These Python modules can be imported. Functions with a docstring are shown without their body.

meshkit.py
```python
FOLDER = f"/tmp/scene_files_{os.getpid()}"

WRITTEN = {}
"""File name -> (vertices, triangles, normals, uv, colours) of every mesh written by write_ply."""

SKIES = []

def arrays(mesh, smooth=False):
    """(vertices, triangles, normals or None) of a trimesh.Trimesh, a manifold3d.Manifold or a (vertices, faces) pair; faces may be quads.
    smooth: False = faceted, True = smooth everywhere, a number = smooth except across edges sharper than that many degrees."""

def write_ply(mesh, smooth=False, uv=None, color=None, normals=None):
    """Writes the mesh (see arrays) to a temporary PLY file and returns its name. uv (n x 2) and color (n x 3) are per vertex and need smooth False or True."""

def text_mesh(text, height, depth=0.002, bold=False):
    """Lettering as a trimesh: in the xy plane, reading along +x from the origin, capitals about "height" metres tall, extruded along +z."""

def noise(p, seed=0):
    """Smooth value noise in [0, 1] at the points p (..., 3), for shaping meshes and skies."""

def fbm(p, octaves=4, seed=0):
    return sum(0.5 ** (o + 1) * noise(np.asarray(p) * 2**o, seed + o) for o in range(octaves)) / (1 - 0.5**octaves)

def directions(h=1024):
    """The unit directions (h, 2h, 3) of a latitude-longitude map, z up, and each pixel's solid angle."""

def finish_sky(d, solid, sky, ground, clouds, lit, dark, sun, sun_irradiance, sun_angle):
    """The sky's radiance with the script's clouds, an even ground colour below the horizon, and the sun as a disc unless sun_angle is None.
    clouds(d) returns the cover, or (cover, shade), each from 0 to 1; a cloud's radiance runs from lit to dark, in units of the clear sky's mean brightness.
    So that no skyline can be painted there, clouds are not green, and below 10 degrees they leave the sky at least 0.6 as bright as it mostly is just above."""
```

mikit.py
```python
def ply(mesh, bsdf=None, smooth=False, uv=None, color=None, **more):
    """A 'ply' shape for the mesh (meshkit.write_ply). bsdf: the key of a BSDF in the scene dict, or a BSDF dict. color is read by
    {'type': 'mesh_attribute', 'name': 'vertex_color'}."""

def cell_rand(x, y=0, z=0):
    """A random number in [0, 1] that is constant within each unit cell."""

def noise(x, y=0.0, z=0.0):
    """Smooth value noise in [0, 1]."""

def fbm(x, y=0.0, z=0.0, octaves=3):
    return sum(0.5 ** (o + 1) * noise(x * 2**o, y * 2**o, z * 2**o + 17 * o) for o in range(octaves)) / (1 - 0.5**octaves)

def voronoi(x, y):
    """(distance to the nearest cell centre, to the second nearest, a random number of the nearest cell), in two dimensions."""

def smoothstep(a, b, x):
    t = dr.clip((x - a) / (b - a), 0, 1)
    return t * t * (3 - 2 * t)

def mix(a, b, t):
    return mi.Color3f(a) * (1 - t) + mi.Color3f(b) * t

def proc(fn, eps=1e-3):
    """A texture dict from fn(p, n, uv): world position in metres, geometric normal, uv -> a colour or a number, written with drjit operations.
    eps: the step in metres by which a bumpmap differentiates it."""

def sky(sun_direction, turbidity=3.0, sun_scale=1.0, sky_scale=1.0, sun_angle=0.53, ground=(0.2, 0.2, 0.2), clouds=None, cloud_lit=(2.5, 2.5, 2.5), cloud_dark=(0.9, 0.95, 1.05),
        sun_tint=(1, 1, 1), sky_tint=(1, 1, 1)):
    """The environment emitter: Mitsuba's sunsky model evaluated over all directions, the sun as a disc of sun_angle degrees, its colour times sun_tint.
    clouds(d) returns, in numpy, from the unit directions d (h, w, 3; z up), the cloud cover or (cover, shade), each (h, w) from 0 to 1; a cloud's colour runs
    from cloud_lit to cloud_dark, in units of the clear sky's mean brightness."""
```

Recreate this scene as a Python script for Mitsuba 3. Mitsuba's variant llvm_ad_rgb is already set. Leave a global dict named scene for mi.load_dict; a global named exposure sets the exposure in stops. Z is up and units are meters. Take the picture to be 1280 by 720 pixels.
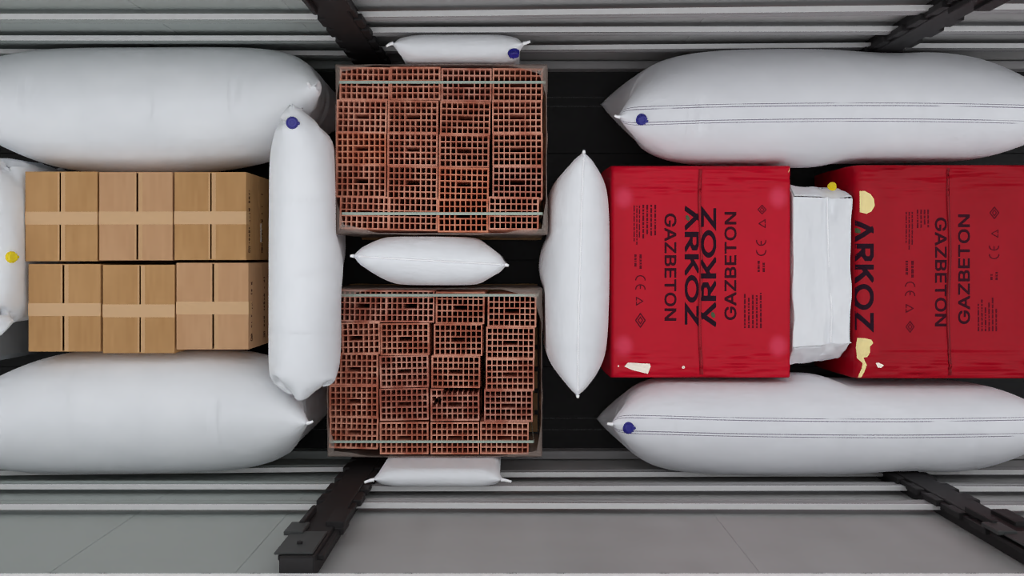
import math, random
import numpy as np, trimesh, shapely
from shapely import affinity
from shapely.geometry import Polygon, LineString, Point, box as sbox
from scipy.ndimage import map_coordinates, minimum_filter, maximum_filter
import drjit as dr, mitsuba as mi, mikit, meshkit
from mikit import noise, fbm, smoothstep, mix

random.seed(7); rng = np.random.default_rng(7)
T = mi.ScalarTransform4f
scene, labels = {}, {}

# ------------------------------------------------------------------ camera, sky, exposure
CAM_Z, FOCAL, VPX, VPY = 6.7, 1275.0, 640.0, 325.0      # straight down over the middle of the trailer floor
scene['camera'] = {'type': 'perspective', 'fov': math.degrees(2 * math.atan(640 / FOCAL)), 'fov_axis': 'x', 'near_clip': .05, 'far_clip': 200.,
                   'principal_point_offset_y': 35 / 720,
                   'to_world': T().look_at(origin=[0, 0, CAM_Z], target=[0, 0, 0], up=[0, 1, 0])}
scene['sky'] = mikit.sky((0.1, 0.15, 1), turbidity=6, sun_scale=0.0, ground=(.3, .3, .3), clouds=lambda d: (np.ones(d.shape[:2]), 1 - d[..., 2]),
                         cloud_lit=(1.25, 1.265, 1.29), cloud_dark=(.38, .385, .395))
exposure = 2.82
SKYK = 1.0

def at(u, v, z):
    k = (CAM_Z - z) / FOCAL
    return np.array([(u - VPX) * k, -(v - VPY) * k, z])
def srgb(r, g, b):
    c = np.array([r, g, b]) / 255.
    return [float(x) for x in np.where(c < .04045, c / 12.92, ((c + .055) / 1.055) ** 2.4)]
def rgb(c): return {'type': 'rgb', 'value': list(map(float, c))}

# ------------------------------------------------------------------ materials
def mat(name, color, rough=.6, spec=.3, **kw):
    col = color if isinstance(color, dict) else rgb(color)
    scene[name] = {'type': 'twosided', 'bsdf': {'type': 'principled', 'base_color': col, 'roughness': rough, 'specular': spec, **kw}}
    return name
def bumped(name, color, fn, scale, rough=.5, spec=.3, eps=2e-3, **kw):
    col = color if isinstance(color, dict) else rgb(color)
    tex = mikit.proc(fn, eps)
    scene[name] = {'type': 'twosided', 'bsdf': {'type': 'bumpmap', 'arbitrary': tex, 'scale': scale,
                   'bsdf': {'type': 'principled', 'base_color': col, 'roughness': rough, 'specular': spec, **kw}}}
    return name
def curtain_col(p, n, uv):
    d = fbm(p.x * 1.3, p.y * 3, p.z * 2.1, 4)
    s = noise(p.x * 9, 3, p.z * 1.2)
    green = smoothstep(-.6, -1.2, p.x)
    return mix(mix(srgb(146, 145, 144), srgb(166, 166, 166), d * .7 + s * .3), srgb(152, 160, 157), green * .8)
def slat_col(p, n, uv):
    d = fbm(p.x * 2, p.z * 40, p.y * 20, 3)
    green = smoothstep(-.6, -1.2, p.x)
    return mix(mix(srgb(122, 121, 122), srgb(158, 157, 158), d), srgb(138, 148, 144), green * .7)
def floor_col(p, n, uv):
    d = fbm(p.x * 3, p.y * 8, 0, 4)
    return mix(srgb(12, 12, 13), srgb(26, 25, 26), d * d)
def card_col(p, n, uv):
    fibre = noise(p.x * 60, p.y * 9, p.z * 60) * .5 + noise(p.x * 8, p.y * 5, p.z * 5) * .5
    return mix(srgb(168, 126, 82), srgb(184, 143, 98), fibre)
def card_pink(p, n, uv):
    fibre = noise(p.x * 60, p.y * 9, p.z * 60) * .5 + noise(p.x * 8, p.y * 5, p.z * 5) * .5
    return mix(srgb(178, 136, 100), srgb(190, 150, 114), fibre)
def brick_fn(lo, hi):
    def f(p, n, uv):
        d = fbm(p.x * 14, p.y * 14, p.z * 9, 3)
        return mix(lo, hi, smoothstep(.3, .7, d))
    return f
mat('curtain_mat', mikit.proc(curtain_col), .55, .25)
mat('slat_mat', mikit.proc(slat_col), .42, .45)
mat('floor_mat', mikit.proc(floor_col), .6, .3)
mat('rail_white', srgb(240, 240, 240), .4, .4)
mat('alu_edge', srgb(176, 176, 178), .4, .5)
mat('post_mat', srgb(26, 24, 25), .55, .25)
mat('lip_lit_mat', srgb(196, 196, 196), .4, .5)  # slat tops: paler than the faces, skylight from above painted in
mat('post_bracket_mat', srgb(50, 52, 52), .5, .3)
mat('seal_mat', srgb(96, 98, 98), .6, .2)
mat('concrete_mat', srgb(170, 168, 165), .9, .1)
mat('wood_mat', srgb(150, 118, 84), .85, .1)
mat('carton_mat', mikit.proc(card_col), .8, .12)
mat('carton_mat_rosy', mikit.proc(card_pink), .8, .12)
mat('carton_core', srgb(120, 84, 50), .9, .05)
mat('tape_mat', srgb(194, 156, 114), .3, .35)
mat('edge_mat', srgb(190, 152, 112), .6, .15)
mat('print_brown', srgb(84, 56, 38), .8, .1)
mat('label_white', srgb(225, 215, 205), .6, .2)
BR = [mat('brick_a', mikit.proc(brick_fn(srgb(176, 106, 86), srgb(208, 150, 128))), .85, .1),
      mat('brick_b', mikit.proc(brick_fn(srgb(166, 96, 76), srgb(200, 140, 118))), .85, .1),
      mat('brick_c', mikit.proc(brick_fn(srgb(184, 104, 78), srgb(208, 140, 112))), .85, .1),
      mat('brick_d', mikit.proc(brick_fn(srgb(160, 92, 76), srgb(198, 142, 124))), .85, .1)]
mat('strap_mat', srgb(150, 164, 152), .35, .5)
mat('valve_blue', srgb(34, 32, 128), .35, .5)
mat('valve_yellow', srgb(222, 200, 20), .35, .5)
mat('seam_mat', srgb(242, 243, 245), .45, .4)
mat('ink_dark', srgb(34, 8, 26), .6, .1)
mat('ink_gaz', srgb(54, 6, 24), .6, .1)
mat('ink_small', srgb(92, 6, 26), .6, .1)
mat('ink_leaf', srgb(62, 78, 46), .5, .3)
mat('block_white', srgb(246, 236, 222), .8, .1)
mat('block_cream', srgb(240, 222, 158), .8, .1)
mat('grey_wrap', srgb(156, 160, 162), .4, .3)
mat('wire_mat', srgb(70, 60, 50), .5, .5)
scene['film_mat'] = {'type': 'blendbsdf', 'weight': 0.24, 'a': {'type': 'thindielectric', 'int_ior': 1.3},
                     'b': {'type': 'twosided', 'bsdf': {'type': 'principled', 'base_color': rgb(srgb(205, 188, 178)), 'roughness': .35, 'specular': .5}}}

# cloth of the air bags: uv = (metres along the bag, metres from the top fold)
def crease(uv, at_, w=.006, k=0.):
    wob = (noise(uv.y * 5, at_ * 7.3, k) - .5) * .06
    keep = smoothstep(.35, .6, noise(uv.y * 3 + at_ * 3.1, at_ * 5.7, 2))
    d = (uv.x - at_ - wob) / w
    return dr.exp(-d * d) * keep
def bag_bump(creases):
    def f(p, n, uv):
        s = noise(uv.x * 4, uv.y * 11, 1) * .35 + noise(uv.x * 14, uv.y * 22, 5) * .1
        for c in creases: s = s + crease(uv, c) * .62
        return s
    return f
def bag_plain(p, n, uv):
    return mix(srgb(216, 219, 223), srgb(228, 230, 233), fbm(uv.x * 3, uv.y * 5, 0, 3))
def bag_striped(p, n, uv):
    c = mix(srgb(214, 216, 221), srgb(226, 228, 232), fbm(uv.x * 3, uv.y * 5, 0, 3))
    d = dr.abs(uv.y); line = mi.Float(0)
    for pos, w in ((.036, .0022), (.050, .0018)):
        broken = smoothstep(.05, .3, noise(uv.x * 7, pos * 300, dr.select(uv.y > 0, 1., 5.)))
        line = dr.maximum(line, smoothstep(w * 1.6, w * .6, dr.abs(d - pos)) * broken)
    return mix(c, srgb(120, 116, 134), line * .9)
bag_tex, stripe_tex = mikit.proc(bag_plain), mikit.proc(bag_striped)
bumped('bag_cloth_long', bag_tex, bag_bump((-.62, -.28, .12, .58)), .006, .42, .35)
bumped('bag_cloth_short', bag_tex, bag_bump((-.4, -.1, .25)), .006, .42, .35)
bumped('bag_cloth_striped', stripe_tex, bag_bump((-.86, -.68, .05, .45, .83)), .006, .42, .35)

def red_film(lo, hi, highlight):
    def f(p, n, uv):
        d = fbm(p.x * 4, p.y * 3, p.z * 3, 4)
        pale = smoothstep(.14, .03, dr.sqrt(dr.square(dr.abs(uv.x) - .86) + dr.square(dr.abs(uv.y) - .70)))      # pink highlights mixed into the film colour near the four corners
        return mix(mix(lo, hi, d), highlight, pale * .55)
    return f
def red_bump(p, n, uv):          # uv.x, uv.y: -1..1 across the load
    ends = smoothstep(.55, .95, dr.abs(uv.y))
    folds = noise(p.x * 7, p.y * 55, 2) * ends * smoothstep(1., .6, dr.abs(uv.x))
    fan = noise(p.x * 16 + p.y * 5, p.y * 14, 6) * .18
    return folds * .9 + fan
red_bump_tex_args = dict(scale=.016, rough=.36, spec=.14)
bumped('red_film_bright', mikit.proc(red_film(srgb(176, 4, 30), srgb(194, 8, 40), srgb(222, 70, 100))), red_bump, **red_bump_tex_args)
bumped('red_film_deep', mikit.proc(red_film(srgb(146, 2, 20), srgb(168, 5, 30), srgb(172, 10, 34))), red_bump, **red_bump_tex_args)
mat('red_fold_mat', srgb(140, 2, 22), .36, .2)
mat('red_fold_deep', srgb(116, 2, 16), .36, .2)

# ------------------------------------------------------------------ helpers
def numbered(key):
    if key not in scene and key not in labels and not any(k.startswith(key + '__') for k in scene): return key
    i = 1
    while True:
        k = f'{key}_{i:03d}'
        if k not in scene and k not in labels: return k
        i += 1
used = {}
def key_for(base):
    n = used.get(base, -1) + 1; used[base] = n
    return base if n == 0 else f'{base}_{n:03d}'
def thing(name, label, cat, group=None):
    k = key_for(name); labels[k] = {'label': label, 'category': cat}
    if group: labels[k]['group'] = group
    return k
def obj(name, mesh, m, parent=None, smooth=False, uv=None, label=None, to=None):
    k = key_for(f'{parent}__{name}' if parent else name)
    d = mesh if isinstance(mesh, dict) else mikit.ply(mesh, m, smooth=smooth, uv=uv)
    scene[k] = {**d, 'bsdf': {'type': 'ref', 'id': m}} if m else dict(d)
    if to is not None: scene[k]['to_world'] = to
    if label: labels[k] = {'label': label}
    return k
def struct(name, mesh, m, parent=None, smooth=False, label=None):
    k = obj(name, mesh, m, parent, smooth)
    if not parent: labels[k] = {'kind': 'structure', **({'label': label} if label else {})}
    return k
def bx(x0, x1, y0, y1, z0, z1, r=0.):
    if r <= 0:
        m = trimesh.creation.box((x1 - x0, y1 - y0, z1 - z0)); m.apply_translation(((x0 + x1) / 2, (y0 + y1) / 2, (z0 + z1) / 2)); return m
    pts = []
    for sx in (0, 1):
        for sy in (0, 1):
            for sz in (0, 1):
                c = np.array([(x0, x1)[sx], (y0, y1)[sy], (z0, z1)[sz]]); s = np.array([1 - 2 * sx, 1 - 2 * sy, 1 - 2 * sz])
                for ax in range(3):
                    o = s * r; o[ax] = 0; pts.append(c + o)
    return trimesh.convex.convex_hull(np.array(pts))
def cat(ms): return trimesh.util.concatenate(ms)
def tube(path, rad, k=8):
    path = np.asarray(path, float); n = len(path); rad = np.broadcast_to(rad, n)
    t = np.gradient(path, axis=0); t /= np.linalg.norm(t, axis=1, keepdims=True)
    up = np.array([0, 0, 1.]) if abs(t[0, 2]) < .9 else np.array([1., 0, 0])
    V = []
    for i in range(n):
        a = np.cross(t[i], up); a /= np.linalg.norm(a); b = np.cross(a, t[i]); up = b
        an = np.arange(k) * 2 * np.pi / k
        V.append(path[i] + rad[i] * (np.cos(an)[:, None] * a + np.sin(an)[:, None] * b))
    F = []
    for i in range(n - 1):
        for j in range(k):
            F += [[i * k + j, i * k + (j + 1) % k, (i + 1) * k + (j + 1) % k, (i + 1) * k + j]]
    V = np.vstack(V); F = np.array(F); F = np.vstack([F[:, [0, 1, 2]], F[:, [0, 2, 3]]])
    caps = [[0, j + 1, j] for j in range(1, k - 1)] + [[(n - 1) * k, (n - 1) * k + j, (n - 1) * k + j + 1] for j in range(1, k - 1)]
    m = trimesh.Trimesh(V, np.vstack([F, caps]), process=False)
    m.fix_normals(); return m
def rot_to(nrm):
    return trimesh.geometry.align_vectors([0, 0, 1], nrm)

# ------------------------------------------------------------------ the trailer: floor, curtains, slats, rails, posts
X0, X1 = -6.6, 6.6
struct('ground', bx(-14, 14, -12, 12, -1.3, -1.2), 'concrete_mat')
fl = struct('floor', bx(X0, X1, -1.24, 1.24, -.14, -.012), 'floor_mat')
ys = [-1.24, -1.114, -1.04, -.70, -.35, 0, .35, .70, 1.009, 1.067, 1.24]
for a, b in zip(ys[:-1], ys[1:]):
    obj('floor_board', bx(X0, X1, a + .002, b - .002, -.012, 0, .0015), 'floor_mat', fl)
for y in (-1.114, -1.04, 1.009, 1.067):
    obj('joint_strip', bx(X0, X1, y - .0015, y + .0015, -.01, .0006), 'seal_mat', fl)

walls = {1: struct('wall_back', bx(X0, X1, 1.298, 1.304, .0, 2.58), 'curtain_mat'),
         -1: struct('wall_front', bx(X0, X1, -1.304, -1.298, .0, 2.58), 'curtain_mat')}
struct('wall_left', bx(X0 - .1, X0, -1.3, 1.3, -.1, 2.7), 'slat_mat')
struct('wall_right', bx(X1, X1 + .1, -1.3, 1.3, -.1, 2.7), 'slat_mat')
POSTS = {1: (-.865, 2.16), -1: (-.87, 2.24)}
SLATS = {1: (((X0, .62), (-.88, .52)), ((X0, .95), (-.88, .95)), ((X0, 1.455), (-.88, 1.455))), -1: ()}
def slat(side, x0, z0, x1, z1):
    h, t = .105, .026
    n = 1
    pr = [(0, 0), (t, 0), (t, -h), (0, -h)]
    prof = [(0.002, 0), (t - .002, 0), (t, -.002), (t, -h), (0, -h), (0, -h * .62), (.004, -h * .58), (.004, -h * .42), (0, -h * .38), (0, -.002)]
    V = []
    for x, z in ((x0, z0), (x1, z1)):
        V += [(x, side * (1.24 + a), z + b) for a, b in prof]
    k = len(prof); F = []
    for i in range(k):
        j = (i + 1) % k; F += [[i, j, k + j], [i, k + j, k + i]]
    poly = trimesh.creation.triangulate_polygon(Polygon(prof), engine='earcut')
    tv, tf = poly
    idx = [int(np.argmin(np.linalg.norm(np.array(prof) - v, axis=1))) for v in tv]
    F += [[idx[a], idx[b], idx[c]] for a, b, c in tf] + [[k + idx[a], k + idx[c], k + idx[b]] for a, b, c in tf]
    m = trimesh.Trimesh(V, F, process=False); m.fix_normals(); return m
runs = {1: [(X0, POSTS[1][0], ((.68, .52), (.955, .945), (1.455, 1.455))),
            (POSTS[1][0], POSTS[1][1], ((.65, .76), (1.15, 1.18), (1.50, 1.64))),
            (POSTS[1][1], X1, ((.74, .74), (1.18, 1.18), (1.66, 1.66)))],
        -1: [(X0, POSTS[-1][0], ((.90, .59), (1.07, 1.07), (1.53, 1.53))),
             (POSTS[-1][0], POSTS[-1][1], ((.76, .73), (1.115, 1.10), (1.495, 1.53))),
             (POSTS[-1][1], X1, ((.68, .68), (1.12, 1.12), (1.55, 1.55)))]}
for s in (1, -1):
    for x0, x1, zs in runs[s]:
        for za, zb in zs:
            xa, xb = x0 + (.035 if x0 > X0 else 0), x1 - (.035 if x1 < X1 else 0)
            sk = obj('slat', slat(s, xa, za, xb, zb), 'slat_mat', walls[s])
            lo, hi = sorted((s * 1.2385, s * 1.267)); dz = zb - za
            lm = bx(xa, xb, lo, hi, -.007, .002, .0015); lm.vertices[:, 2] += za + dz * (lm.vertices[:, 0] - xa) / (xb - xa)
            obj('lip', lm, 'lip_lit_mat', sk, label='top edge with skylight brightness put in its colour')
    lo, hi = sorted((s * 1.235, s * 1.288))
    obj('kerb_rail', bx(X0, X1, lo, hi, -.02, .11, .004), 'slat_mat', walls[s])
    lo, hi = sorted((s * 1.262, s * 1.38))
    obj('roof_rail', bx(X0, X1, lo, hi, 2.588, 2.70, .004), 'rail_white', walls[s])
    for x in np.arange(X0 + .4, X1, .62):
        for dx in (0, .2):
            lo, hi = sorted((s * 1.268, s * 1.30))
            obj('curtain_roller', bx(x + dx - .025, x + dx + .025, lo, hi, 2.558, 2.59, .006), 'post_bracket_mat', walls[s])
    for x in (-4.6, -3.1, -1.94, -1.17, 1.05, 3.4, 4.9):       # welded straps on the curtain
        lo, hi = sorted((s * 1.296, s * 1.2985))
        obj('curtain_strap', bx(x - .022, x + .022, lo, hi, .12, 2.57), 'curtain_mat', walls[s])

def post(side, x, label):
    k = thing('steel_post', label, 'post', 'steel posts of the side walls')
    def b(x0, x1, y0, y1, z0, z1, r=.004):
        lo, hi = sorted((side * y0, side * y1)); return bx(x + x0, x + x1, lo, hi, z0, z1, r)
    obj('column', cat([b(-.07, .07, 1.20, 1.294, .0, 2.585), b(-.095, .095, 1.215, 1.238, .0, 2.5)]), 'post_mat', k)
    for i, z in enumerate((.36, .62, .9, 1.18, 1.42, 1.68, 1.95)):   # pockets that hold the slats
        for sg in (-1, 1):
            if sg > 0 and i in (5,): continue
            a0, a1 = sorted((sg * .068, sg * .112))
            obj('slat_pocket', b(a0, a1, 1.205, 1.238, z, z + .16), 'post_mat', k)
    obj('hinge_plate', b(-.10, .06, 1.19, 1.20, 2.22, 2.55), 'post_bracket_mat', k)
    obj('hinge_plate', b(-.125, -.04, 1.18, 1.20, 2.10, 2.26), 'post_bracket_mat', k)
    obj('locking_lever', b(-.085, -.06, 1.17, 1.20, 1.84, 2.12), 'post_mat', k)
    obj('locking_lever', b(.03, .11, 1.18, 1.21, 1.86, 2.1), 'post_mat', k)
    c = trimesh.creation.cylinder(.012, .02, sections=12); c.apply_transform(trimesh.transformations.rotation_matrix(math.pi / 2, (1, 0, 0))); c.apply_translation((x - .02, side * 1.19, 2.42))
    obj('bolt', c, 'post_mat', k)
post(1, POSTS[1][0], 'black steel post on the upper curtain wall beside the upper brick pallet')
post(1, POSTS[1][1], 'black steel post behind the upper long white bag beside the red loads')
post(-1, POSTS[-1][0], 'black steel post on the lower curtain wall left of the lower small white bag')
post(-1, POSTS[-1][1], 'black steel post on the lower curtain wall, the rightmost near the lower long striped bag')

# ------------------------------------------------------------------ hollow brick loads
BL, BW, BH = .277, .182, .19
def brick_poly(broken=False):
    outer = sbox(0, 0, BL, BW)
    nx, ny, sh, web = 9, 5, .0085, .0062
    px, py = (BL - 2 * sh + web) / nx, (BW - 2 * sh + web) / ny
    holes = []
    for i in range(nx):
        for j in range(ny):
            if j == 2 and 3 <= i <= 5:
                continue
            holes.append(sbox(sh + i * px, sh + j * py, sh + (i + 1) * px - web, sh + (j + 1) * py - web))
    holes.append(sbox(sh + 3 * px, sh + 2 * py, sh + 6 * px - web, sh + 3 * py - web))
    p = outer.difference(shapely.union_all(holes))
    if broken:
        p = p.difference(Polygon([(2.1 * px + sh, BW + .01), (2.3 * px + sh, BW - .022), (BL * .6, BW - .018), (BL * .96, BW - .024), (BL + .01, BW - .018), (BL + .01, BW + .01)]))
        p = p.difference(Polygon([(.1 * px + sh, BW - .05), (1.9 * px + sh, BW - .055), (1.7 * px + sh, BW - .085), (.5 * px + sh, BW - .09)]))
        p = max(getattr(p, 'geoms', [p]), key=lambda g: g.area)
    return affinity.translate(p, -BL / 2, -BW / 2)
def ext(poly, h):
    return cat([trimesh.creation.extrude_polygon(g, h, engine='earcut') for g in getattr(poly, 'geoms', [poly])])
brick_ply = mikit.ply(ext(brick_poly(), BH)); broken_ply = mikit.ply(ext(brick_poly(True), BH))
def pallet_mesh(x0, x1, y0, y1):
    ms = []
    n = 7; w = .11
    for i in range(n):
        y = y0 + w / 2 + (y1 - y0 - w) * i / (n - 1)
        ms.append(bx(x0, x1, y - w / 2, y + w / 2, .098, .12, .003))
    for x in (x0 + .07, (x0 + x1) / 2, x1 - .07):
        ms.append(bx(x - .05, x + .05, y0, y1, .076, .098, .003)); ms.append(bx(x - .05, x + .05, y0, y1, 0, .02, .003))
        for y in (y0 + .07, (y0 + y1) / 2, y1 - .07): ms.append(bx(x - .045, x + .045, y - .06, y + .06, .02, .076, .003))
    return cat(ms)
def film_skirt(x0, x1, y0, y1, z0, z1, seed, amp=.016, lip=.05):
    """Stretch film round the load: ruffled sides and a ragged lip folded over the top edges, a thin sheet with two faces."""
    P = []
    def edge(a, b, n): return [np.array(a) + (np.array(b) - np.array(a)) * t for t in np.linspace(0, 1, n, endpoint=False)]
    ring = edge((x0, y0), (x1, y0), 44) + edge((x1, y0), (x1, y1), 34) + edge((x1, y1), (x0, y1), 44) + edge((x0, y1), (x0, y0), 34)
    ring = np.array(ring); c = np.array([(x0 + x1) / 2, (y0 + y1) / 2]); hw = np.array([(x1 - x0) / 2, (y1 - y0) / 2])
    nrm = (ring - c) / hw; corner = np.clip((np.abs(nrm).min(1) - .62) / .38, 0, 1)
    out = np.sign(nrm) * (np.abs(nrm) > .985); out = out / np.maximum(np.linalg.norm(out, axis=1, keepdims=True), 1)
    rows = []
    zs = [(z0 + (z1 - z0) * t, 1, 0) for t in (0, .12, .25, .4, .55, .7, .82, .92, 1)] + [(z1 + .004, .5, .25), (z1 + .006, .3, 1)]
    for k, (z, o, inn) in enumerate(zs):
        pts = np.column_stack([ring, np.full(len(ring), z)])
        nn = meshkit.fbm(np.column_stack([ring * 9, np.full(len(ring), z * 3)]), 3, seed)
        n2 = meshkit.fbm(np.column_stack([ring * 5, np.full(len(ring), 7.)]), 3, seed + 3)
        pts[:, :2] += out * ((.002 + amp * np.clip(nn - .25, 0, 1)) * o)[:, None]
        pts[:, :2] -= out * (inn * (.003 + lip * np.clip(n2 * corner * 1.6 + corner * .2, 0, 1)))[:, None]
        pts[:, 2] += inn * nn * .006
        rows.append(pts)
    V = np.vstack(rows); n = len(ring); F = []
    for r in range(len(rows) - 1):
        for i in range(n):
            j = (i + 1) % n; F.append([r * n + i, r * n + j, (r + 1) * n + j, (r + 1) * n + i])
    F = np.array(F); return trimesh.Trimesh(V, np.vstack([F[:, [0, 1, 2]], F[:, [0, 2, 3]]]), process=False)
def strap_mesh(y, x0, x1, z0, z1, w=.015, t=.0025, sag=0.0):
    pts = [(x0 - .004, z0), (x0 - .004, z1 - .01), (x0 + .004, z1)] + [(x0 + (x1 - x0) * k / 12, z1 + .001) for k in range(1, 12)] + [(x1 - .004, z1), (x1 + .004, z1 - .01), (x1 + .004, z0)]
    ln = LineString(pts).buffer(t / 2, cap_style=2, join_style=2)
    m = ext(ln, w); v = m.vertices.copy(); m.vertices = np.column_stack([v[:, 0], y + v[:, 2] - w / 2 + sag * np.sin((v[:, 0] - x0) / (x1 - x0) * 3.1), v[:, 1]]); m.fix_normals(); return m
def brick_load(label, layout, ztop, layers, straps, pal, broken=None, seed=0):
    k = thing('brick_pallet', label, 'brick pallet')
    obj('wooden_pallet', pallet_mesh(*pal), 'wood_mat', k, label='wooden pallet under the bricks')
    r = np.random.default_rng(seed)
    mats = r.choice(len(BR), (5, 4), p=[.38, .3, .12, .2])
    tops = []
    for lay in range(layers):
        z = ztop - BH * (layers - lay)
        for i in range(5):
            for j in range(4):
                u, v, a = layout[i][j]
                c = at(u, v, ztop)
                top = lay == layers - 1
                jx, jy = (0, 0) if top else r.normal(0, .002, 2)
                dz = r.uniform(-.004, .003) if top else 0
                m = int(mats[i, j]) if top else int(r.integers(4))
                tw = T().translate([c[0] + jx, c[1] + jy, z + dz]).rotate([0, 0, 1], a if top else a * .6)
                hit = broken == (i, j) and top
                obj('hollow_brick', broken_ply if hit else brick_ply, BR[m], k, to=tw, label='hollow brick with a chipped corner' if hit else None)
    for y, x0, x1, sag in straps: obj('strap', strap_mesh(y, x0, x1, .1, ztop + .004, sag=sag), 'strap_mat', k, label='pale green plastic strap')
    return k
# pixel centre of each top brick and its turn in degrees, measured on the photograph
ux = [[456, 519, 583, 647], [452, 516, 581.5, 646.5], [451, 515.5, 580, 647], [451, 515.5, 579.5, 647], [456, 515.5, 578.5, 642]]
vx = [[104.5, 104, 106, 106], [145.5, 146, 147.5, 146], [185.5, 186.5, 188.5, 187], [226, 228, 230, 228], [266, 267.5, 269.5, 266.5]]
ax = [[-1, 0, -.5, -.5], [-1, -.5, -1, 0], [0, -.5, -.5, 0], [-.5, -1, -1, -.5], [-1.5, -1, 0, -.5]]
Z1, Z2 = 1.07, .88
up = brick_load('strapped square load of hollow red bricks nearest the upper curtain wall', [[(ux[i][j], vx[i][j], ax[i][j]) for j in range(4)] for i in range(5)], Z1, 5,
                [(at(0, 103, Z1)[1], -.955, .18, 0), (at(0, 267, Z1)[1], -.94, .165, -.004)], (-.97, .19, .13, 1.07), seed=3)
ux = [[453, 512.5, 575, 640], [444.5, 506, 572.5, 638], [442, 505, 569.5, 637.5], [442, 505, 568.5, 635.5], [442, 505, 568.5, 630.5]]
vx = [[382.5, 383, 385, 389], [423, 424, 425, 429], [462, 464.5, 465, 468.5], [502, 505.5, 506, 507.5], [541, 548, 548, 548]]
ax = [[-1, -.5, -.5, -.5], [1, .5, 0, -.5], [-.5, 1.2, -.5, 0], [0, 1.2, .5, 0], [-1.5, .3, 0, -.5]]
dn = brick_load('strapped load of hollow red bricks nearest the lower curtain wall, with shifted bricks', [[(ux[i][j], vx[i][j], ax[i][j]) for j in range(4)] for i in range(5)], Z2, 4,
                [(at(0, 369, Z2)[1], -1.01, .15, .0), (at(0, 552, Z2)[1], -1.04, .12, 0)], (-1.05, .165, -1.11, -.155), broken=(3, 2), seed=5)
UPB = (-.965, .187, .152, 1.07, Z1); DNB = (-1.045, .165, -1.115, -.170, Z2)
obj('stretch_film', film_skirt(UPB[0] - .004, UPB[1] + .002, UPB[2] - .004, UPB[3] + .004, .10, Z1, 1), 'film_mat', up, True, label='clear stretch film round the bricks')
obj('stretch_film', film_skirt(DNB[0] - .004, DNB[1] + .002, DNB[2] - .004, DNB[3] + .004, .10, Z2, 2), 'film_mat', dn, True, label='clear stretch film round the bricks')

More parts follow.
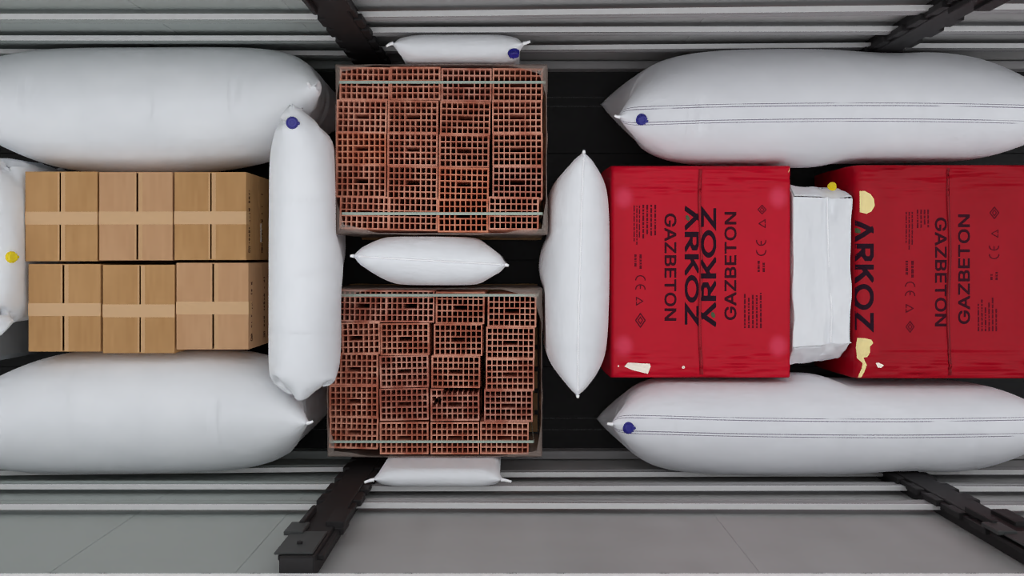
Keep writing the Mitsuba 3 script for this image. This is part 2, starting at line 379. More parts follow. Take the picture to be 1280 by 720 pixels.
# ------------------------------------------------------------------ cartons
ZC = 1.0
cells = [[(31, 122, 214, 327), (123.5, 216, 214.5, 326), (217.5, 308, 214.5, 325.5)], [(35, 126, 329.5, 440), (128, 218.5, 330.5, 442), (220, 311, 328, 437.5)]]
CB = (at(31, 0, ZC)[0], at(311, 0, ZC)[0], at(0, 442, ZC)[1], at(0, 214, ZC)[1])
HC = .293
stack_lab = [['upper row, next to the bag with the yellow valve', 'upper row, in the middle of the top layer', 'upper row, beside the upright white bag'],
             ['lower row, at the lower left corner of the stack', 'lower row, in the middle of the top layer', 'lower row, beside the upright white bag']]
cp = thing('wooden_pallet', 'wooden pallet under the stack of brown cartons', 'pallet')
obj('boards', pallet_mesh(CB[0] + .02, CB[1] - .02, CB[2] + .02, CB[3] - .02), 'wood_mat', cp)
def carton(i, j, lay):
    u0, u1, v0, v1 = cells[i][j]
    a, b = at(u0, v1, ZC), at(u1, v0, ZC)
    x0, y0, x1, y1 = a[0] + .002, a[1] + .002, b[0] - .002, b[1] - .002
    z1 = ZC - HC * (2 - lay); z0 = z1 - HC + .003
    top = lay == 2
    if top: lab, grp = f'brown taped carton, {stack_lab[i][j]}', 'cartons of the top layer'
    elif j == 2: lab, grp = f'brown carton in the {"middle" if lay == 1 else "bottom"} layer, {"upper" if i == 0 else "lower"} row, facing the upright white bag', 'cartons of the lower layers'
    else: lab, grp = 'brown carton hidden under the top layer of the stack', 'hidden cartons of the lower layers'
    k = thing('carton', lab, 'carton', grp)
    m = 'carton_mat_rosy' if (i, j) in ((0, 1), (1, 2)) else 'carton_mat'
    w_ = .006
    obj('body', cat([bx(x0, x0 + w_, y0, y1, z0, z1 - .005, .002), bx(x1 - w_, x1, y0, y1, z0, z1 - .005, .002), bx(x0 + w_, x1 - w_, y0, y0 + w_, z0, z1 - .005), bx(x0 + w_, x1 - w_, y1 - w_, y1, z0, z1 - .005), bx(x0 + w_, x1 - w_, y0 + w_, y1 - w_, z0, z0 + w_)]), m, k)
    xm = (x0 + x1) / 2 + (-.006, .008, .004)[j] ; g = .0035 + .0015 * ((i + j) % 2)
    obj('flap', bx(x0, xm - g, y0, y1, z1 - .005, z1, .002), m, k)
    obj('flap', bx(xm + g, x1, y0, y1, z1 - .0045, z1 + .0005, .002), m, k)
    if top:
        ym = (y0 + y1) / 2 - .01; tw = .036
        V = []; xs = np.linspace(x0 - .001, x1 + .001, 13)
        tape = bx(x0 - .0012, x1 + .0012, ym - tw, ym + tw, z1 + .0005, z1 + .0012)
        ends = [bx(x0 - .0012, x0 - .0004, ym - tw, ym + tw, z1 - .07, z1 + .0012), bx(x1 + .0004, x1 + .0012, ym - tw, ym + tw, z1 - .07, z1 + .0012)]
        obj('tape', cat([tape] + ends), 'tape_mat', k, label='clear brown tape')
        for s_ in (-1, 1):            # pale edge where the flap is scored
            xe = xm + s_ * (g + (.013 if s_ > 0 else .006)); he = .011 if s_ > 0 else .004
            obj('flap_edge', bx(xe - he, xe + he, y0 + .004, y1 - .004, z1 + .0004, z1 + .0008), 'edge_mat', k)
    if j == 2 and lay >= 1:            # printing on the side that faces the bag
        for rowtxt, zz, h in (('FRAGILE 24 PCS' if False else 'IIIIII III I', z1 - .07, .03), ):
            r = np.random.default_rng(10 * i + lay); y = y0 + .06; marks = []
            while y < y1 - .08:
                w = r.uniform(.006, .02); hh = r.uniform(.012, .034)
                if r.random() < .72: marks.append(bx(x1 - .0005, x1 + .0008, y, y + w, zz - hh / 2, zz + hh / 2))
                y += w + .008
            o_ = LineString([(.0, .0), (.03, 0), (.03, .03), (0, .03), (0, 0), (.03, .03)]).buffer(.003)
            q = ext(o_, .0012); vv = q.vertices.copy(); q.vertices = np.column_stack([x1 + vv[:, 2] - .0004, y0 + .045 + vv[:, 0], zz - .015 + vv[:, 1]]); q.fix_normals(); marks.append(q)
            obj('printed_marks', cat(marks[:-1]), 'print_brown', k, label='faded print along the side'); obj('printed_symbol', marks[-1], 'print_brown', k)
        if lay == 1 and i == 0: obj('sticker', bx(x1 - .0004, x1 + .0008, (y0 + y1) / 2 - .14, (y0 + y1) / 2 - .03, z1 - .06, z1 - .03), 'label_white', k, label='small white sticker')
    return k
for lay in range(3):
    for i in range(2):
        for j in range(3): carton(i, j, lay)

# ------------------------------------------------------------------ red film-wrapped block loads
ZR = .90
def red_load(label, x0, x1, y0, y1, film, fold_m, seed, edge_r=(.02, .02), skew=0.):
    k = thing('red_block_pallet', label, 'wrapped pallet')
    obj('wooden_pallet', pallet_mesh(x0 + .02, x1 - .02, y0 + .02, y1 - .02), 'wood_mat', k, label='wooden pallet under the red load')
    cx, cy, hx, hy = (x0 + x1) / 2, (y0 + y1) / 2, (x1 - x0) / 2, (y1 - y0) / 2
    def height(x, y):
        x, y = np.asarray(x, float), np.asarray(y, float)
        z = np.full(np.broadcast(x, y).shape, ZR)
        ex0, ex1 = x - x0, x1 - x; ey = np.minimum(y - y0, y1 - y)
        for e, r in ((ex0, edge_r[0]), (ex1, edge_r[1]), (ey, .018)):
            t = np.clip(1 - e / r, 0, 1); z = z - r * (1 - np.sqrt(np.clip(1 - t * t, 0, 1)))
        P = np.stack([x * 5, y * 5, np.zeros_like(z)], -1)
        z = z + (meshkit.fbm(P, 3, seed) - .5) * .008
        Q = np.stack([x * 3, y * 30, np.zeros_like(z)], -1)
        endw = np.clip((np.abs(y - cy) / hy - .68) / .25, 0, 1)
        z = z + (meshkit.fbm(Q, 2, seed + 1) - .5) * .024 * endw
        seam = (x - cx + .006 * np.sin(y * 9 + seed)) / .012
        z = z - .009 * np.exp(-seam * seam)
        return z
    s = np.unique(np.concatenate([np.linspace(-1, 1, 121), [-1 + edge_r[0] / hx * q for q in (.05, .15, .3, .5, .75)], [1 - edge_r[1] / hx * q for q in (.05, .15, .3, .5, .75)]]))
    t = np.unique(np.concatenate([np.linspace(-1, 1, 141), [-1 + .018 / hy * q for q in (.1, .3, .6)], [1 - .018 / hy * q for q in (.1, .3, .6)]]))
    S, Q = np.meshgrid(s, t, indexing='ij')
    X, Y = cx + hx * S, cy + hy * Q
    Z = height(X, Y)
    ns, nt = S.shape
    ids = np.arange(ns * nt).reshape(ns, nt)
    V = [np.stack([X, Y, Z], -1).reshape(-1, 3)]; UV = [np.stack([S, Q], -1).reshape(-1, 2)]
    F = np.stack([ids[:-1, :-1], ids[1:, :-1], ids[1:, 1:], ids[:-1, 1:]], -1).reshape(-1, 4).tolist()
    ring = np.concatenate([ids[:, 0], ids[-1, 1:], ids[-2::-1, -1], ids[0, -2:0:-1]])
    prev = ring; base = ns * nt; n = len(ring)
    top = V[0][ring]
    for kz, f in enumerate((.15, .35, .6, .85, 1.)):
        p = top.copy(); p[:, 2] = top[:, 2] * (1 - f) + .11 * f
        c = np.column_stack([(p[:, 0] - cx) / hx, (p[:, 1] - cy) / hy])
        ripple = (meshkit.fbm(np.column_stack([p[:, :2] * 8, p[:, 2] * 2]), 3, seed + 5) - .5) * .02
        o = np.where(np.abs(c) > .999, np.sign(c), 0.); p[:, :2] += o * (ripple * (f > 0) + .008 * np.sin(f * 3.1))[:, None]
        V.append(p); UV.append(c * (1 + f)); cur = base + np.arange(n); base += n
        for i in range(n):
            j = (i + 1) % n; F.append([prev[j], prev[i], cur[i], cur[j]])
        prev = cur
    V, UV = np.vstack(V), np.vstack(UV); F = np.array(F)
    F = np.vstack([F[:, [0, 1, 2]], F[:, [0, 2, 3]]])
    obj('film', trimesh.Trimesh(V, F, process=False), film, k, True, uv=UV, label='printed red shrink film')
    def drape(poly, up=.0012, size=.02):
        """A thin print or patch that lies on the film: a flat outline in x, y, laid on the film's height."""
        out = []
        for g in getattr(poly, 'geoms', [poly]):
            if g.is_empty or g.area < 1e-8: continue
            v, f = trimesh.creation.triangulate_polygon(g.segmentize(size), engine='earcut')
            m = trimesh.Trimesh(np.column_stack([v, np.zeros(len(v))]), f, process=False)
            vv, ff = trimesh.remesh.subdivide_to_size(m.vertices, m.faces, size, max_iter=12)
            m = trimesh.Trimesh(vv, ff)
            z = height(np.clip(m.vertices[:, 0], x0, x1), m.vertices[:, 1]) + up
            m.vertices = np.column_stack([m.vertices[:, :2], z])
            if m.face_normals[:, 2].mean() < 0: m.invert()
            out.append(m)
        return cat(out)
    # one overlapping fold along the middle
    yy = np.linspace(y0 + .03 * hy, y1 - .03 * hy, 60)
    w = .010 + .006 * meshkit.fbm(np.column_stack([yy * 6, yy * 0, yy * 0]), 2, seed)
    xc = cx - .006 * np.sin(yy * 9 + seed)
    obj('film_fold', drape(Polygon(np.vstack([np.column_stack([xc - w, yy]), np.column_stack([xc + w * .6, yy])[::-1]])), .0009), fold_m, k, label='darker doubled fold down the middle of the film')
    return k, drape
def text_poly(text, h, bold=False):
    m = meshkit.text_mesh(text, h, .001, bold)
    f = m.faces[(np.abs(m.face_normals[:, 2]) > .9) & (m.triangles_center[:, 2] > .0009)]
    return shapely.union_all([Polygon(m.vertices[t, :2]) for t in f])
def put_text(poly, length, height, u, v0, v1, z, down):
    """Reading down the picture (tops to the right) or up it (tops to the left); u = pixel column of the base line."""
    a0, b0, a1, b1 = poly.bounds
    p = affinity.translate(poly, -a0, -b0)
    p = affinity.scale(p, length / (a1 - a0), height / (b1 - b0), origin=(0, 0))
    p = affinity.rotate(p, -90 if down else 90, origin=(0, 0))
    q = at(u, v0 if down else v1, z)
    return affinity.translate(p, q[0], q[1])
def stroke(pts, w, cap=2): return LineString(pts).buffer(w / 2, cap_style=cap, join_style=2)
def logo():
    """The word ARKOZ in thick slanted strokes, the first letter open with a leaf in place of its bar: (letters, leaf)."""
    w = .195
    A = stroke([(.03, 0), (.42, 1.02)], w).union(stroke([(.30, .98), (.80, 0)], w))
    R = stroke([(1.02, 0), (1.02, 1)], w).union(stroke([(1.02, .92), (1.38, .92), (1.52, .82), (1.52, .58), (1.38, .46), (1.02, .46)], w)).union(stroke([(1.22, .46), (1.62, 0)], w))
    K = stroke([(1.86, 0), (1.86, 1)], w).union(stroke([(1.90, .45), (2.42, 1.0)], w)).union(stroke([(2.06, .60), (2.50, 0)], w))
    an = np.linspace(0, 2 * np.pi, 33)
    O = LineString(np.column_stack([3.06 + .42 * np.cos(an), .5 + .42 * np.sin(an)])).buffer(w / 2)
    Zl = stroke([(3.70, .92), (4.32, .92), (3.72, .08), (4.40, .08)], w)
    clip = sbox(-1, 0, 6, 1)
    leaf = affinity.rotate(affinity.scale(Point(.40, .20).buffer(.12), .8, 1.25), -25)
    return shapely.union_all([A, R, K, O, Zl]).intersection(clip), leaf
def put_pair(polys, length, height, u, v0, v1, z, down):
    allp = shapely.union_all(polys); a0, b0, a1, b1 = allp.bounds
    out = []
    for p in polys:
        p = affinity.translate(p, -a0, -b0); p = affinity.scale(p, length / (a1 - a0), height / (b1 - b0), origin=(0, 0)); p = affinity.rotate(p, -90 if down else 90, origin=(0, 0))
        q = at(u, v0 if down else v1, z); out.append(affinity.translate(p, q[0], q[1]))
    return out
def px(n, z=ZR): return n * (CAM_Z - z) / FOCAL
GAZ = text_poly('GAZBETON', .08, True); CE = None
def ce_mark():
    an = np.linspace(np.pi * .5, np.pi * 1.5, 17); c = np.column_stack([np.cos(an), np.sin(an)])
    C = LineString(c * .9 + (1, 1)).buffer(.11); E = LineString(c * .9 + (2.9, 1)).buffer(.11).union(LineString([(2.0, 1), (2.75, 1)]).buffer(.11))
    return C.union(E)
def small_lines(r, n, length, pitch):
    """Rows of print too small to read: short dashes like words."""
    out = []
    for i in range(n):
        a = 0; end = length * r.uniform(.6, 1.)
        while a < end:
            w = r.uniform(.006, .03); out.append(sbox(a, i * pitch, a + w, i * pitch + pitch * .42)); a += w + .006
    return shapely.union_all(out)
def diamond(): return Polygon([(1, 0), (2, 1.3), (1, 2.6), (0, 1.3)]).boundary.buffer(.12).union(Polygon([(1, .7), (1.5, 1.3), (1, 1.9), (.5, 1.3)]).boundary.buffer(.1))
def recycle(): return Polygon([(0, 0), (2, 0), (1, 1.8)]).boundary.buffer(.13).difference(sbox(.85, -.3, 1.15, .5))
def prints(k, drape, seed, gl, gr, logos, cols, clipx):
    """gl, gr: (base column, v0, v1) of the two GAZBETON; logos: (base, height px, v0, v1, down); cols: small print."""
    clip = sbox(clipx[0], -2, clipx[1], 2)
    for (u, v0, v1), down in ((gl, True), (gr, False)):
        obj('lettering', drape(put_text(GAZ, px(v1 - v0), px(15), u, v0, v1, ZR, down).intersection(clip)), 'ink_gaz', k, label='the word GAZBETON printed in dark capitals')
    L, leaf = logo()
    for u, h, v0, v1, down in logos:
        a, b = put_pair([L, leaf], px(v1 - v0), px(h), u, v0, v1, ZR, down)
        n = obj('logo', drape(a.intersection(clip), .0016), 'ink_dark', k, label='the word ARKOZ printed in thick slanted letters')
        obj('leaf', drape(b.intersection(clip), .002), 'ink_leaf', n, label='dark green leaf in the first letter')
    r = np.random.default_rng(seed)
    for kind, u, h, v0, v1, down in cols:
        p = {'ce': ce_mark, 'diamond': diamond, 'recycle': recycle}[kind]() if kind in ('ce', 'diamond', 'recycle') else small_lines(r, int(kind[5:]), px(v1 - v0), px(h) / int(kind[5:]))
        q = put_text(p, px(v1 - v0), px(h), u, v0, v1, ZR, down).intersection(clip)
        obj('certification_mark' if not kind.startswith('lines') else 'small_print', drape(q), 'ink_small', k, label='the mark CE' if kind == 'ce' else None)
def blob(pts, n=24, r=.004):
    p = [at(u, v, ZR)[:2] for u, v in pts]
    return Polygon(p).buffer(r, join_style=1).buffer(-r * .6)

RX0, RX1, RY0, RY1 = at(764, 0, ZR)[0], at(988.5, 0, ZR)[0], at(0, 472.5, ZR)[1], at(0, 207, ZR)[1]
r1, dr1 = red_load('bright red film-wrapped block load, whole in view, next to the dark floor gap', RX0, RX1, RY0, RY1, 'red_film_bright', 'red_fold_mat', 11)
prints(r1, dr1, 1, (830.5, 267, 401), (920.5, 265, 400), [(856, 17.5, 257, 409, True), (895, 18.5, 257, 409, False)],
       [('lines3', 792, 8, 257, 306, True), ('lines4', 803, 17, 256, 298, True), ('lines2', 793, 9, 318, 336, True), ('ce', 794, 13, 344, 362, True), ('recycle', 795, 9, 371, 382, True), ('diamond', 794, 13, 391, 410, True),
        ('ce', 958, 13, 300, 320, False), ('recycle', 957, 9, 274, 285, False), ('diamond', 958, 11, 256, 268, False), ('lines2', 956, 9, 326, 340, False), ('lines5', 952, 22, 366, 410, False)], (RX0, RX1))
obj('film_tear', dr1(blob([(781, 458), (785, 453.5), (812, 455), (813, 458), (809.5, 467), (790, 462)]), .0016), 'block_white', r1, label='white torn patch near the lower left corner')
obj('film_tear', dr1(Point(at(854, 459, ZR)[:2]).buffer(.009), .0016), 'block_white', r1, label='small white puncture')
obj('film_tear', dr1(Point(at(773, 457.5, ZR)[:2]).buffer(.005), .0016), 'block_white', r1, label='tiny white puncture')
obj('film_tear', dr1(blob([(985, 216), (989, 210), (989, 207.5), (987, 210)], r=.002).intersection(sbox(RX0, RY0, RX1, RY1)), .0016), 'block_cream', r1, label='cream chip at the upper right corner')

SX0, SX1 = at(1070, 0, ZR)[0], 3.02
SY0, SY1 = at(0, 473.5, ZR)[1], at(0, 206, ZR)[1]
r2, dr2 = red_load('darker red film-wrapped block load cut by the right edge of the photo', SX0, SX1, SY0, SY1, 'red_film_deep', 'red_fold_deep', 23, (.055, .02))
prints(r2, dr2, 2, (1168.5, 272, 408), (1212.5, 268, 405), [(1068, 24, 274, 416, True)],
       [('lines3', 1132, 9, 265, 312, True), ('lines4', 1146, 15, 262, 285, True), ('lines2', 1132, 10, 326, 347, True), ('ce', 1131, 13, 352, 370, True), ('recycle', 1132, 10, 380, 391, True), ('diamond', 1132, 11, 401, 416, True),
        ('ce', 1249, 13, 307, 324, False), ('recycle', 1248, 9, 287, 297, False), ('diamond', 1249, 12, 258, 274, False), ('lines2', 1247, 9, 340, 350, False), ('lines6', 1246, 24, 372, 414, False)], (SX0 + .004, SX1))
obj('film_tear', dr2(blob([(1075.5, 239), (1081, 239), (1088, 243), (1092, 249), (1093, 257), (1089, 264), (1083, 267), (1075.5, 265)]), .0018), 'block_cream', r2, label='cream half-round tear at the upper left')
obj('film_tear', dr2(blob([(1073, 423), (1081, 423), (1089, 425), (1091, 429), (1087, 433), (1087, 440), (1084, 446), (1079, 447), (1083, 456), (1080, 465), (1077, 472), (1074, 472), (1077, 462), (1079, 454), (1073, 448), (1072, 435)]), .0018), 'block_cream', r2, label='cream ragged tear at the lower left')
obj('film_tear', dr2(blob([(1095, 454), (1098, 453.5), (1104, 456.5), (1101, 459.5), (1097, 459)]), .0018), 'block_white', r2, label='small white tear')

gw = thing('wrapped_load', 'grey wrapped load at the left edge, past the white bag with the yellow valve', 'wrapped pallet')
g = bx(-4.4, -3.03, -.60, .55, .1, .85, .03)
obj('cover', g, 'grey_wrap', gw, 30); obj('wooden_pallet', pallet_mesh(-4.38, -3.05, -.58, .53), 'wood_mat', gw)

# ------------------------------------------------------------------ air bags, blown up between the loads
BOXES = {'cart': (CB[0] - .004, CB[1] + .004, CB[2] - .004, CB[3] + .004, ZC), 'up': (UPB[0] - .03, UPB[1] + .03, UPB[2] - .028, UPB[3] + .026, Z1 + .03), 'dn': (DNB[0] - .03, DNB[1] + .03, DNB[2] - .026, DNB[3] + .028, Z2 + .03),
         'red': (RX0 - .026, RX1 + .026, RY0 - .03, RY1 + .03, ZR + .02), 'red2': (SX0 - .05, SX1 + .04, SY0 - .05, SY1 + .045, ZR + .02), 'upw': (-.98, .21, .13, 1.10, 2.), 'dnw': (-1.06, .18, -1.133, -.14, 2.), 'cartC': (-2.8, -1.31, -.55, .53, 2.), 'grey': (-4.4, -3.01, -.62, .57, .87)}
for s in (1, -1):
    for i, x in enumerate(POSTS[s]):
        lo, hi = sorted((s * 1.195, s * 1.3)); BOXES[f'post{s}{i}'] = (x - .13, x + .13, lo, hi, 2.7)
def clamp_fn(boxes, walls=(-1.232, 1.232), fields=(), extra=(), wedge=None, taper=None):
    bs = [BOXES[b] for b in boxes] + list(extra)
    def f(q):
        x, y, z = q[..., 0], q[..., 1], q[..., 2]
        if taper:                                    # both ends run out into a point
            tc, ts, tx, ty, tl, tk, along = taper
            a = tc * (x - tx) + ts * (y - ty); t = -ts * (x - tx) + tc * (y - ty)
            if along == 'y': a, t = t, a
            lim = np.clip((tl - np.abs(a)) * tk + .012, .008, 9.); t2 = np.clip(t, -lim, lim); d_ = t2 - t
            if along == 'x': x += -ts * d_; y += tc * d_
            else: x += tc * d_; y += ts * d_
        if wedge:                                    # leave room for the bag across the end
            s_, xa, ya, k_, ym = wedge; lim = np.clip(ya + (x - xa) * k_, ya, ym)
            m_ = x > xa - .05
            if s_ > 0: np.copyto(y, np.maximum(y, lim), where=m_)
            else: np.copyto(y, np.minimum(y, -lim), where=m_)
            lim = np.clip(.515 + (-2.74 - x) * .75, .515, .80); m_ = x < -2.70
            if s_ > 0: np.copyto(y, np.maximum(y, lim), where=m_)
            else: np.copyto(y, np.minimum(y, -lim), where=m_)
        for side, g, gx0, gz0, st in fields:
            i = np.clip(((x - gx0) / st + .5).astype(int), 0, g.shape[0] - 1); j = np.clip(((z - gz0) / st + .5).astype(int), 0, g.shape[1] - 1)
            lim = g[i, j]
            if side > 0: np.minimum(y, lim, out=y)
            else: np.maximum(y, lim, out=y)
        for x0, x1, y0, y1, zt in bs:
            d = np.stack([x - x0, x1 - x, y - y0, y1 - y, (zt - z) * 1.0], 0)
            ins = (d > 0).all(0)
            if not ins.any(): continue
            k = d[:, ins].argmin(0); w = np.where(ins.ravel())[0]
            for a, (arr, val) in enumerate(((x, x0), (x, x1), (y, y0), (y, y1), (z, zt))):
                sel = w[k == a]
                if len(sel):
                    ii = np.unravel_index(sel, x.shape); arr[ii] = val
        np.clip(y, walls[0], walls[1], out=y); np.maximum(z, .012, out=z)
    return f
def inflate(L, W, place, clamp, ds=.036, steps=260, iters=5, press=1.0, seed=1):
    """A flat tube of cloth L long and W wide, both ends sewn shut, blown up between the things around it."""
    na = int(round(L / ds)) + 1; nb = int(round(W / ds)); n = 2 * nb
    r = np.random.default_rng(seed); a = np.linspace(-L / 2, L / 2, na); da, db = L / (na - 1), W / nb
    j = np.arange(n); b = np.where(j <= nb, j, n - j) * db
    side = np.where(j <= nb, 1., -1.) * np.sin(np.pi * b / W)
    A, B = np.meshgrid(a, b, indexing='ij')
    p = place(A, .02 * side[None] * np.sin(np.pi * (A / L + .5)) + r.normal(0, .0015, A.shape), B).astype(np.float32)
    mir = (n - j) % n; v = np.zeros_like(p); dt = .02; d2 = np.hypot(da, db)
    def pair(x, y, rest, k, kc):
        d = y - x; l = np.sqrt((d * d).sum(-1, keepdims=True)) + 1e-9; s = (l - rest) / l * .5
        d *= np.where(s > 0, s * k, s * kc); return d
    def solve(q, kc):
        for o in (0, 1):
            x = q[o:-1:2][: (na - o) // 2]; y = q[o + 1::2]
            c = pair(x, y, da, 1., kc); x += c; y -= c
            x = q[:, o::2]
            if o == 0: y = q[:, 1::2]; c = pair(x, y, db, 1., kc); x += c; y -= c
            else:
                y = np.roll(q[:, 0::2], -1, 1); c = pair(x, y, db, 1., kc); x += c; q[:, 0::2] -= np.roll(c, 1, 1)
        for o in (0, 1):
            x = q[o:-1:2][: (na - o) // 2]; y = q[o + 1::2]
            for s in (1, -1):
                c = pair(x, np.roll(y, s, 1), d2, .35, kc * .3); x += c; y -= np.roll(c, -s, 1)
    flip = None
    for s in range(steps):
        e1 = np.empty_like(p); e1[1:-1] = p[2:] - p[:-2]; e1[0] = p[1] - p[0]; e1[-1] = p[-1] - p[-2]
        nrm = np.cross(e1, np.roll(p, -1, 1) - np.roll(p, 1, 1))
        if flip is None:                                   # outwards
            c = p.mean((0, 1)); flip = 1. if (nrm * (p - p.mean(1, keepdims=True))).sum() > 0 else -1.
        v = (v + nrm * (flip * press * min(1., (s + 20) / 80) * .25 / (da * db) * dt)) * (.93 if s < steps * .7 else .85)
        q = p + v * dt
        for _ in range(iters):
            solve(q, .25)
            for r_ in (0, na - 1): q[r_] = .5 * (q[r_] + q[r_][mir])
            clamp(q)
        v = (q - p) / dt; p = q
    return p.astype(float), L, W, flip
def refine(P, L, W, k=2):
    """Twice as fine, smooth along and round the tube; (vertices, faces, uv, rows, columns)."""
    na, n = P.shape[:2]; nb = n // 2
    A = np.linspace(0, na - 1, (na - 1) * k + 1); J = np.arange(n * k + 1) / k
    ext_ = np.concatenate([P[:, -6:], P, P[:, :7]], 1)
    g = np.stack(np.meshgrid(A, J + 6, indexing='ij'))
    V = np.stack([map_coordinates(ext_[..., c], g, order=3, mode='nearest') for c in range(3)], -1)
    b = np.where(J <= nb, J, n - J) * W / nb; sg = np.where(J <= nb, 1., -1.)
    UV = np.stack(np.broadcast_arrays((A / (na - 1) * L - L / 2)[:, None], ((W - b) * sg)[None]), -1)
    m, c = V.shape[:2]; ids = np.arange(m * c).reshape(m, c)
    F = np.stack([ids[:-1, :-1], ids[1:, :-1], ids[1:, 1:], ids[:-1, 1:]], -1).reshape(-1, 4)
    return V, F, UV
def side_field(V, side, grow, axis_lo=(-3.6, -.1), st=.02, nx=180, nz=80):
    """The face of a finished long bag as y over (x, z), for the bag that presses on it: the lowest (side 1) or highest (-1) y in each cell."""
    g = np.full((nx, nz), np.inf * side)
    P = V.reshape(-1, 3)
    pts = np.concatenate([V[:-1], .5 * (V[:-1] + V[1:])], 0).reshape(-1, 3)
    i = np.round((pts[:, 0] - axis_lo[0]) / st).astype(int); j = np.round((pts[:, 2] - axis_lo[1]) / st).astype(int)
    ok = (i >= 0) & (i < nx) & (j >= 0) & (j < nz)
    (np.minimum if side > 0 else np.maximum).at(g, (i[ok], j[ok]), pts[ok, 1])
    if grow: g = minimum_filter(g, (5, 7)) - .015 if side > 0 else maximum_filter(g, (5, 7)) + .015
    return (side, g.astype(np.float32), axis_lo[0], axis_lo[1], st)
BAGS = {}
def valve(parent, V, uv_px, m, label, r=.026):
    """A round filling valve set on the cloth where the photograph shows it."""
    v = V.reshape(-1, 3)
    d1, d2 = np.gradient(V, axis=0).reshape(-1, 3), np.gradient(V, axis=1).reshape(-1, 3)
    n = np.cross(d1, d2); n /= np.linalg.norm(n, axis=1, keepdims=True) + 1e-9
    if (n * (v - v.mean(0))).sum() < 0: n = -n
    u = VPX + v[:, 0] * FOCAL / (CAM_Z - v[:, 2]); w = VPY - v[:, 1] * FOCAL / (CAM_Z - v[:, 2])
    d = np.hypot(u - uv_px[0], w - uv_px[1]) - v[:, 2] * 4 + np.where(n[:, 2] > .4, 0, 50)
    i = int(np.argmin(d))
    prof = [(0, -.004), (r * 1.25, -.004), (r * 1.25, .003), (r, .004), (r, .018), (r * .86, .022), (r * .5, .022), (r * .45, .018), (0, .018)]
    c = trimesh.creation.revolve(prof, sections=20)
    grip = [bx(r * .95, r * 1.12, -.003, .003, .004, .02) for _ in range(1)]
    tab = bx(r * .7, r * 1.5, -.008, .008, .006, .014, .003)
    ms = [c, tab]
    for a in range(10):
        q = grip[0].copy(); q.apply_transform(trimesh.transformations.rotation_matrix(a * math.pi / 5, (0, 0, 1))); ms.append(q)
    c = cat(ms); c.apply_transform(rot_to(n[i])); c.apply_translation(v[i])
    obj('valve', c, m, parent, 30, label=label)
def air_bag(name_label, L, W, centre, axis, z0, boxes, cloth, group, seed, yaw=0., roll=0., fields=(), extra=(), seam=False, ties=(), steps=260, press=1.0, wedge=None, taper=0., tie_len=.05):
    c, s_ = math.cos(math.radians(yaw)), math.sin(math.radians(yaw))
    k_ = math.tan(math.radians(roll))
    def place(A, Tk, B):
        t = Tk + (B - W / 2) * k_
        lx, ly = (A, t) if axis == 'x' else (t, A)
        return np.stack([centre[0] + c * lx - s_ * ly, centre[1] + s_ * lx + c * ly, z0 + B], -1)
    P, L, W, flip = inflate(L, W, place, clamp_fn(boxes, fields=fields, extra=extra, wedge=wedge, taper=(c, s_, centre[0], centre[1], L / 2 * .98, taper, axis) if taper else None), seed=seed, steps=steps, press=press)
    V, F, UV = refine(P, L, W)
    if flip < 0: F = F[:, ::-1]
    k = thing('air_bag', name_label, 'air bag', group)
    Fm = np.vstack([F[:, [0, 1, 2]], F[:, [0, 2, 3]]])
    obj('cloth', trimesh.Trimesh(V.reshape(-1, 3), Fm, process=False), cloth, k, True, uv=UV.reshape(-1, 2))
    nb = P.shape[1] // 2
    topline = V[:, nb * 2]
    BAGS[k] = V
    if seam:
        t = topline[2:-2].copy(); t[:, 2] += .002
        obj('seam', tube(t, .005, 6), 'seam_mat', k, True, label='sewn seam along the top')
    # sewn and taped end strips
    for e, d in ((0, 1), (-1, 1)):
        end = V[e, : nb * 2 + 1]; inn = V[3 if e == 0 else -4, : nb * 2 + 1]
    for e, curl in ties:
        p0 = topline[e]; out = topline[e] - topline[4 if e == 0 else -5]; out /= np.linalg.norm(out)
        up = np.array(curl)
        t = np.linspace(0, 1, 9)[:, None]
        pth = p0 - out * .012 + out * tie_len * t + up * (t ** 2) * tie_len
        obj('corner_tie', tube(pth, np.linspace(.011, .007, 9), 7), 'seam_mat', k, True, label='twisted corner end')
    return k, V, P

LONG, SMALL = 'long white air bags along the side walls', 'small white air bags around the brick pallets'
kA, VA, _ = air_bag('long plain white air bag along the upper curtain wall, above the cartons', 2.30, 1.26, (-2.11, .91), 'x', .0, ('cart', 'post10', 'up'), 'bag_cloth_long', LONG, 1, wedge=(1, -1.31, .50, 2.6, .80), ties=((-1, (0, .3, .1)),), tie_len=.035)
kB, VB, _ = air_bag('long plain white air bag along the lower curtain wall, below the cartons', 2.26, 1.26, (-2.17, -.87), 'x', .02, ('cart', 'post-10', 'dn'), 'bag_cloth_long', LONG, 2, wedge=(-1, -1.34, .51, 2.4, .76), ties=((-1, (0, .3, .1)),), tie_len=.035)
fA, fB, fA2 = side_field(VA, 1, False), side_field(VB, -1, True), side_field(VA, 1, True)
kC, VC, _ = air_bag('upright white air bag with a blue valve, between cartons and brick pallets', 1.80, 1.1, (-1.15, .035), 'y', .36, ('cartC', 'up', 'dn'), 'bag_cloth_short', None, 3, fields=(fA, fB))
kD, VD, _ = air_bag('white air bag with a yellow valve at the left edge of the photo', 1.42, 1.2, (-2.865, -.03), 'y', .06, ('cart', 'grey'), 'bag_cloth_short', None, 4, yaw=4, fields=(fA2, fB), taper=.85)
kE, VE, _ = air_bag('small white air bag squeezed between the upper brick pallet and the upper curtain wall', .74, 1.2, (-.29, 1.165), 'x', .02, ('upw', 'post10'), 'bag_cloth_short', SMALL, 5, ties=((0, (-.2, -.6, .2)), (-1, (.3, .3, .2))), tie_len=.03)
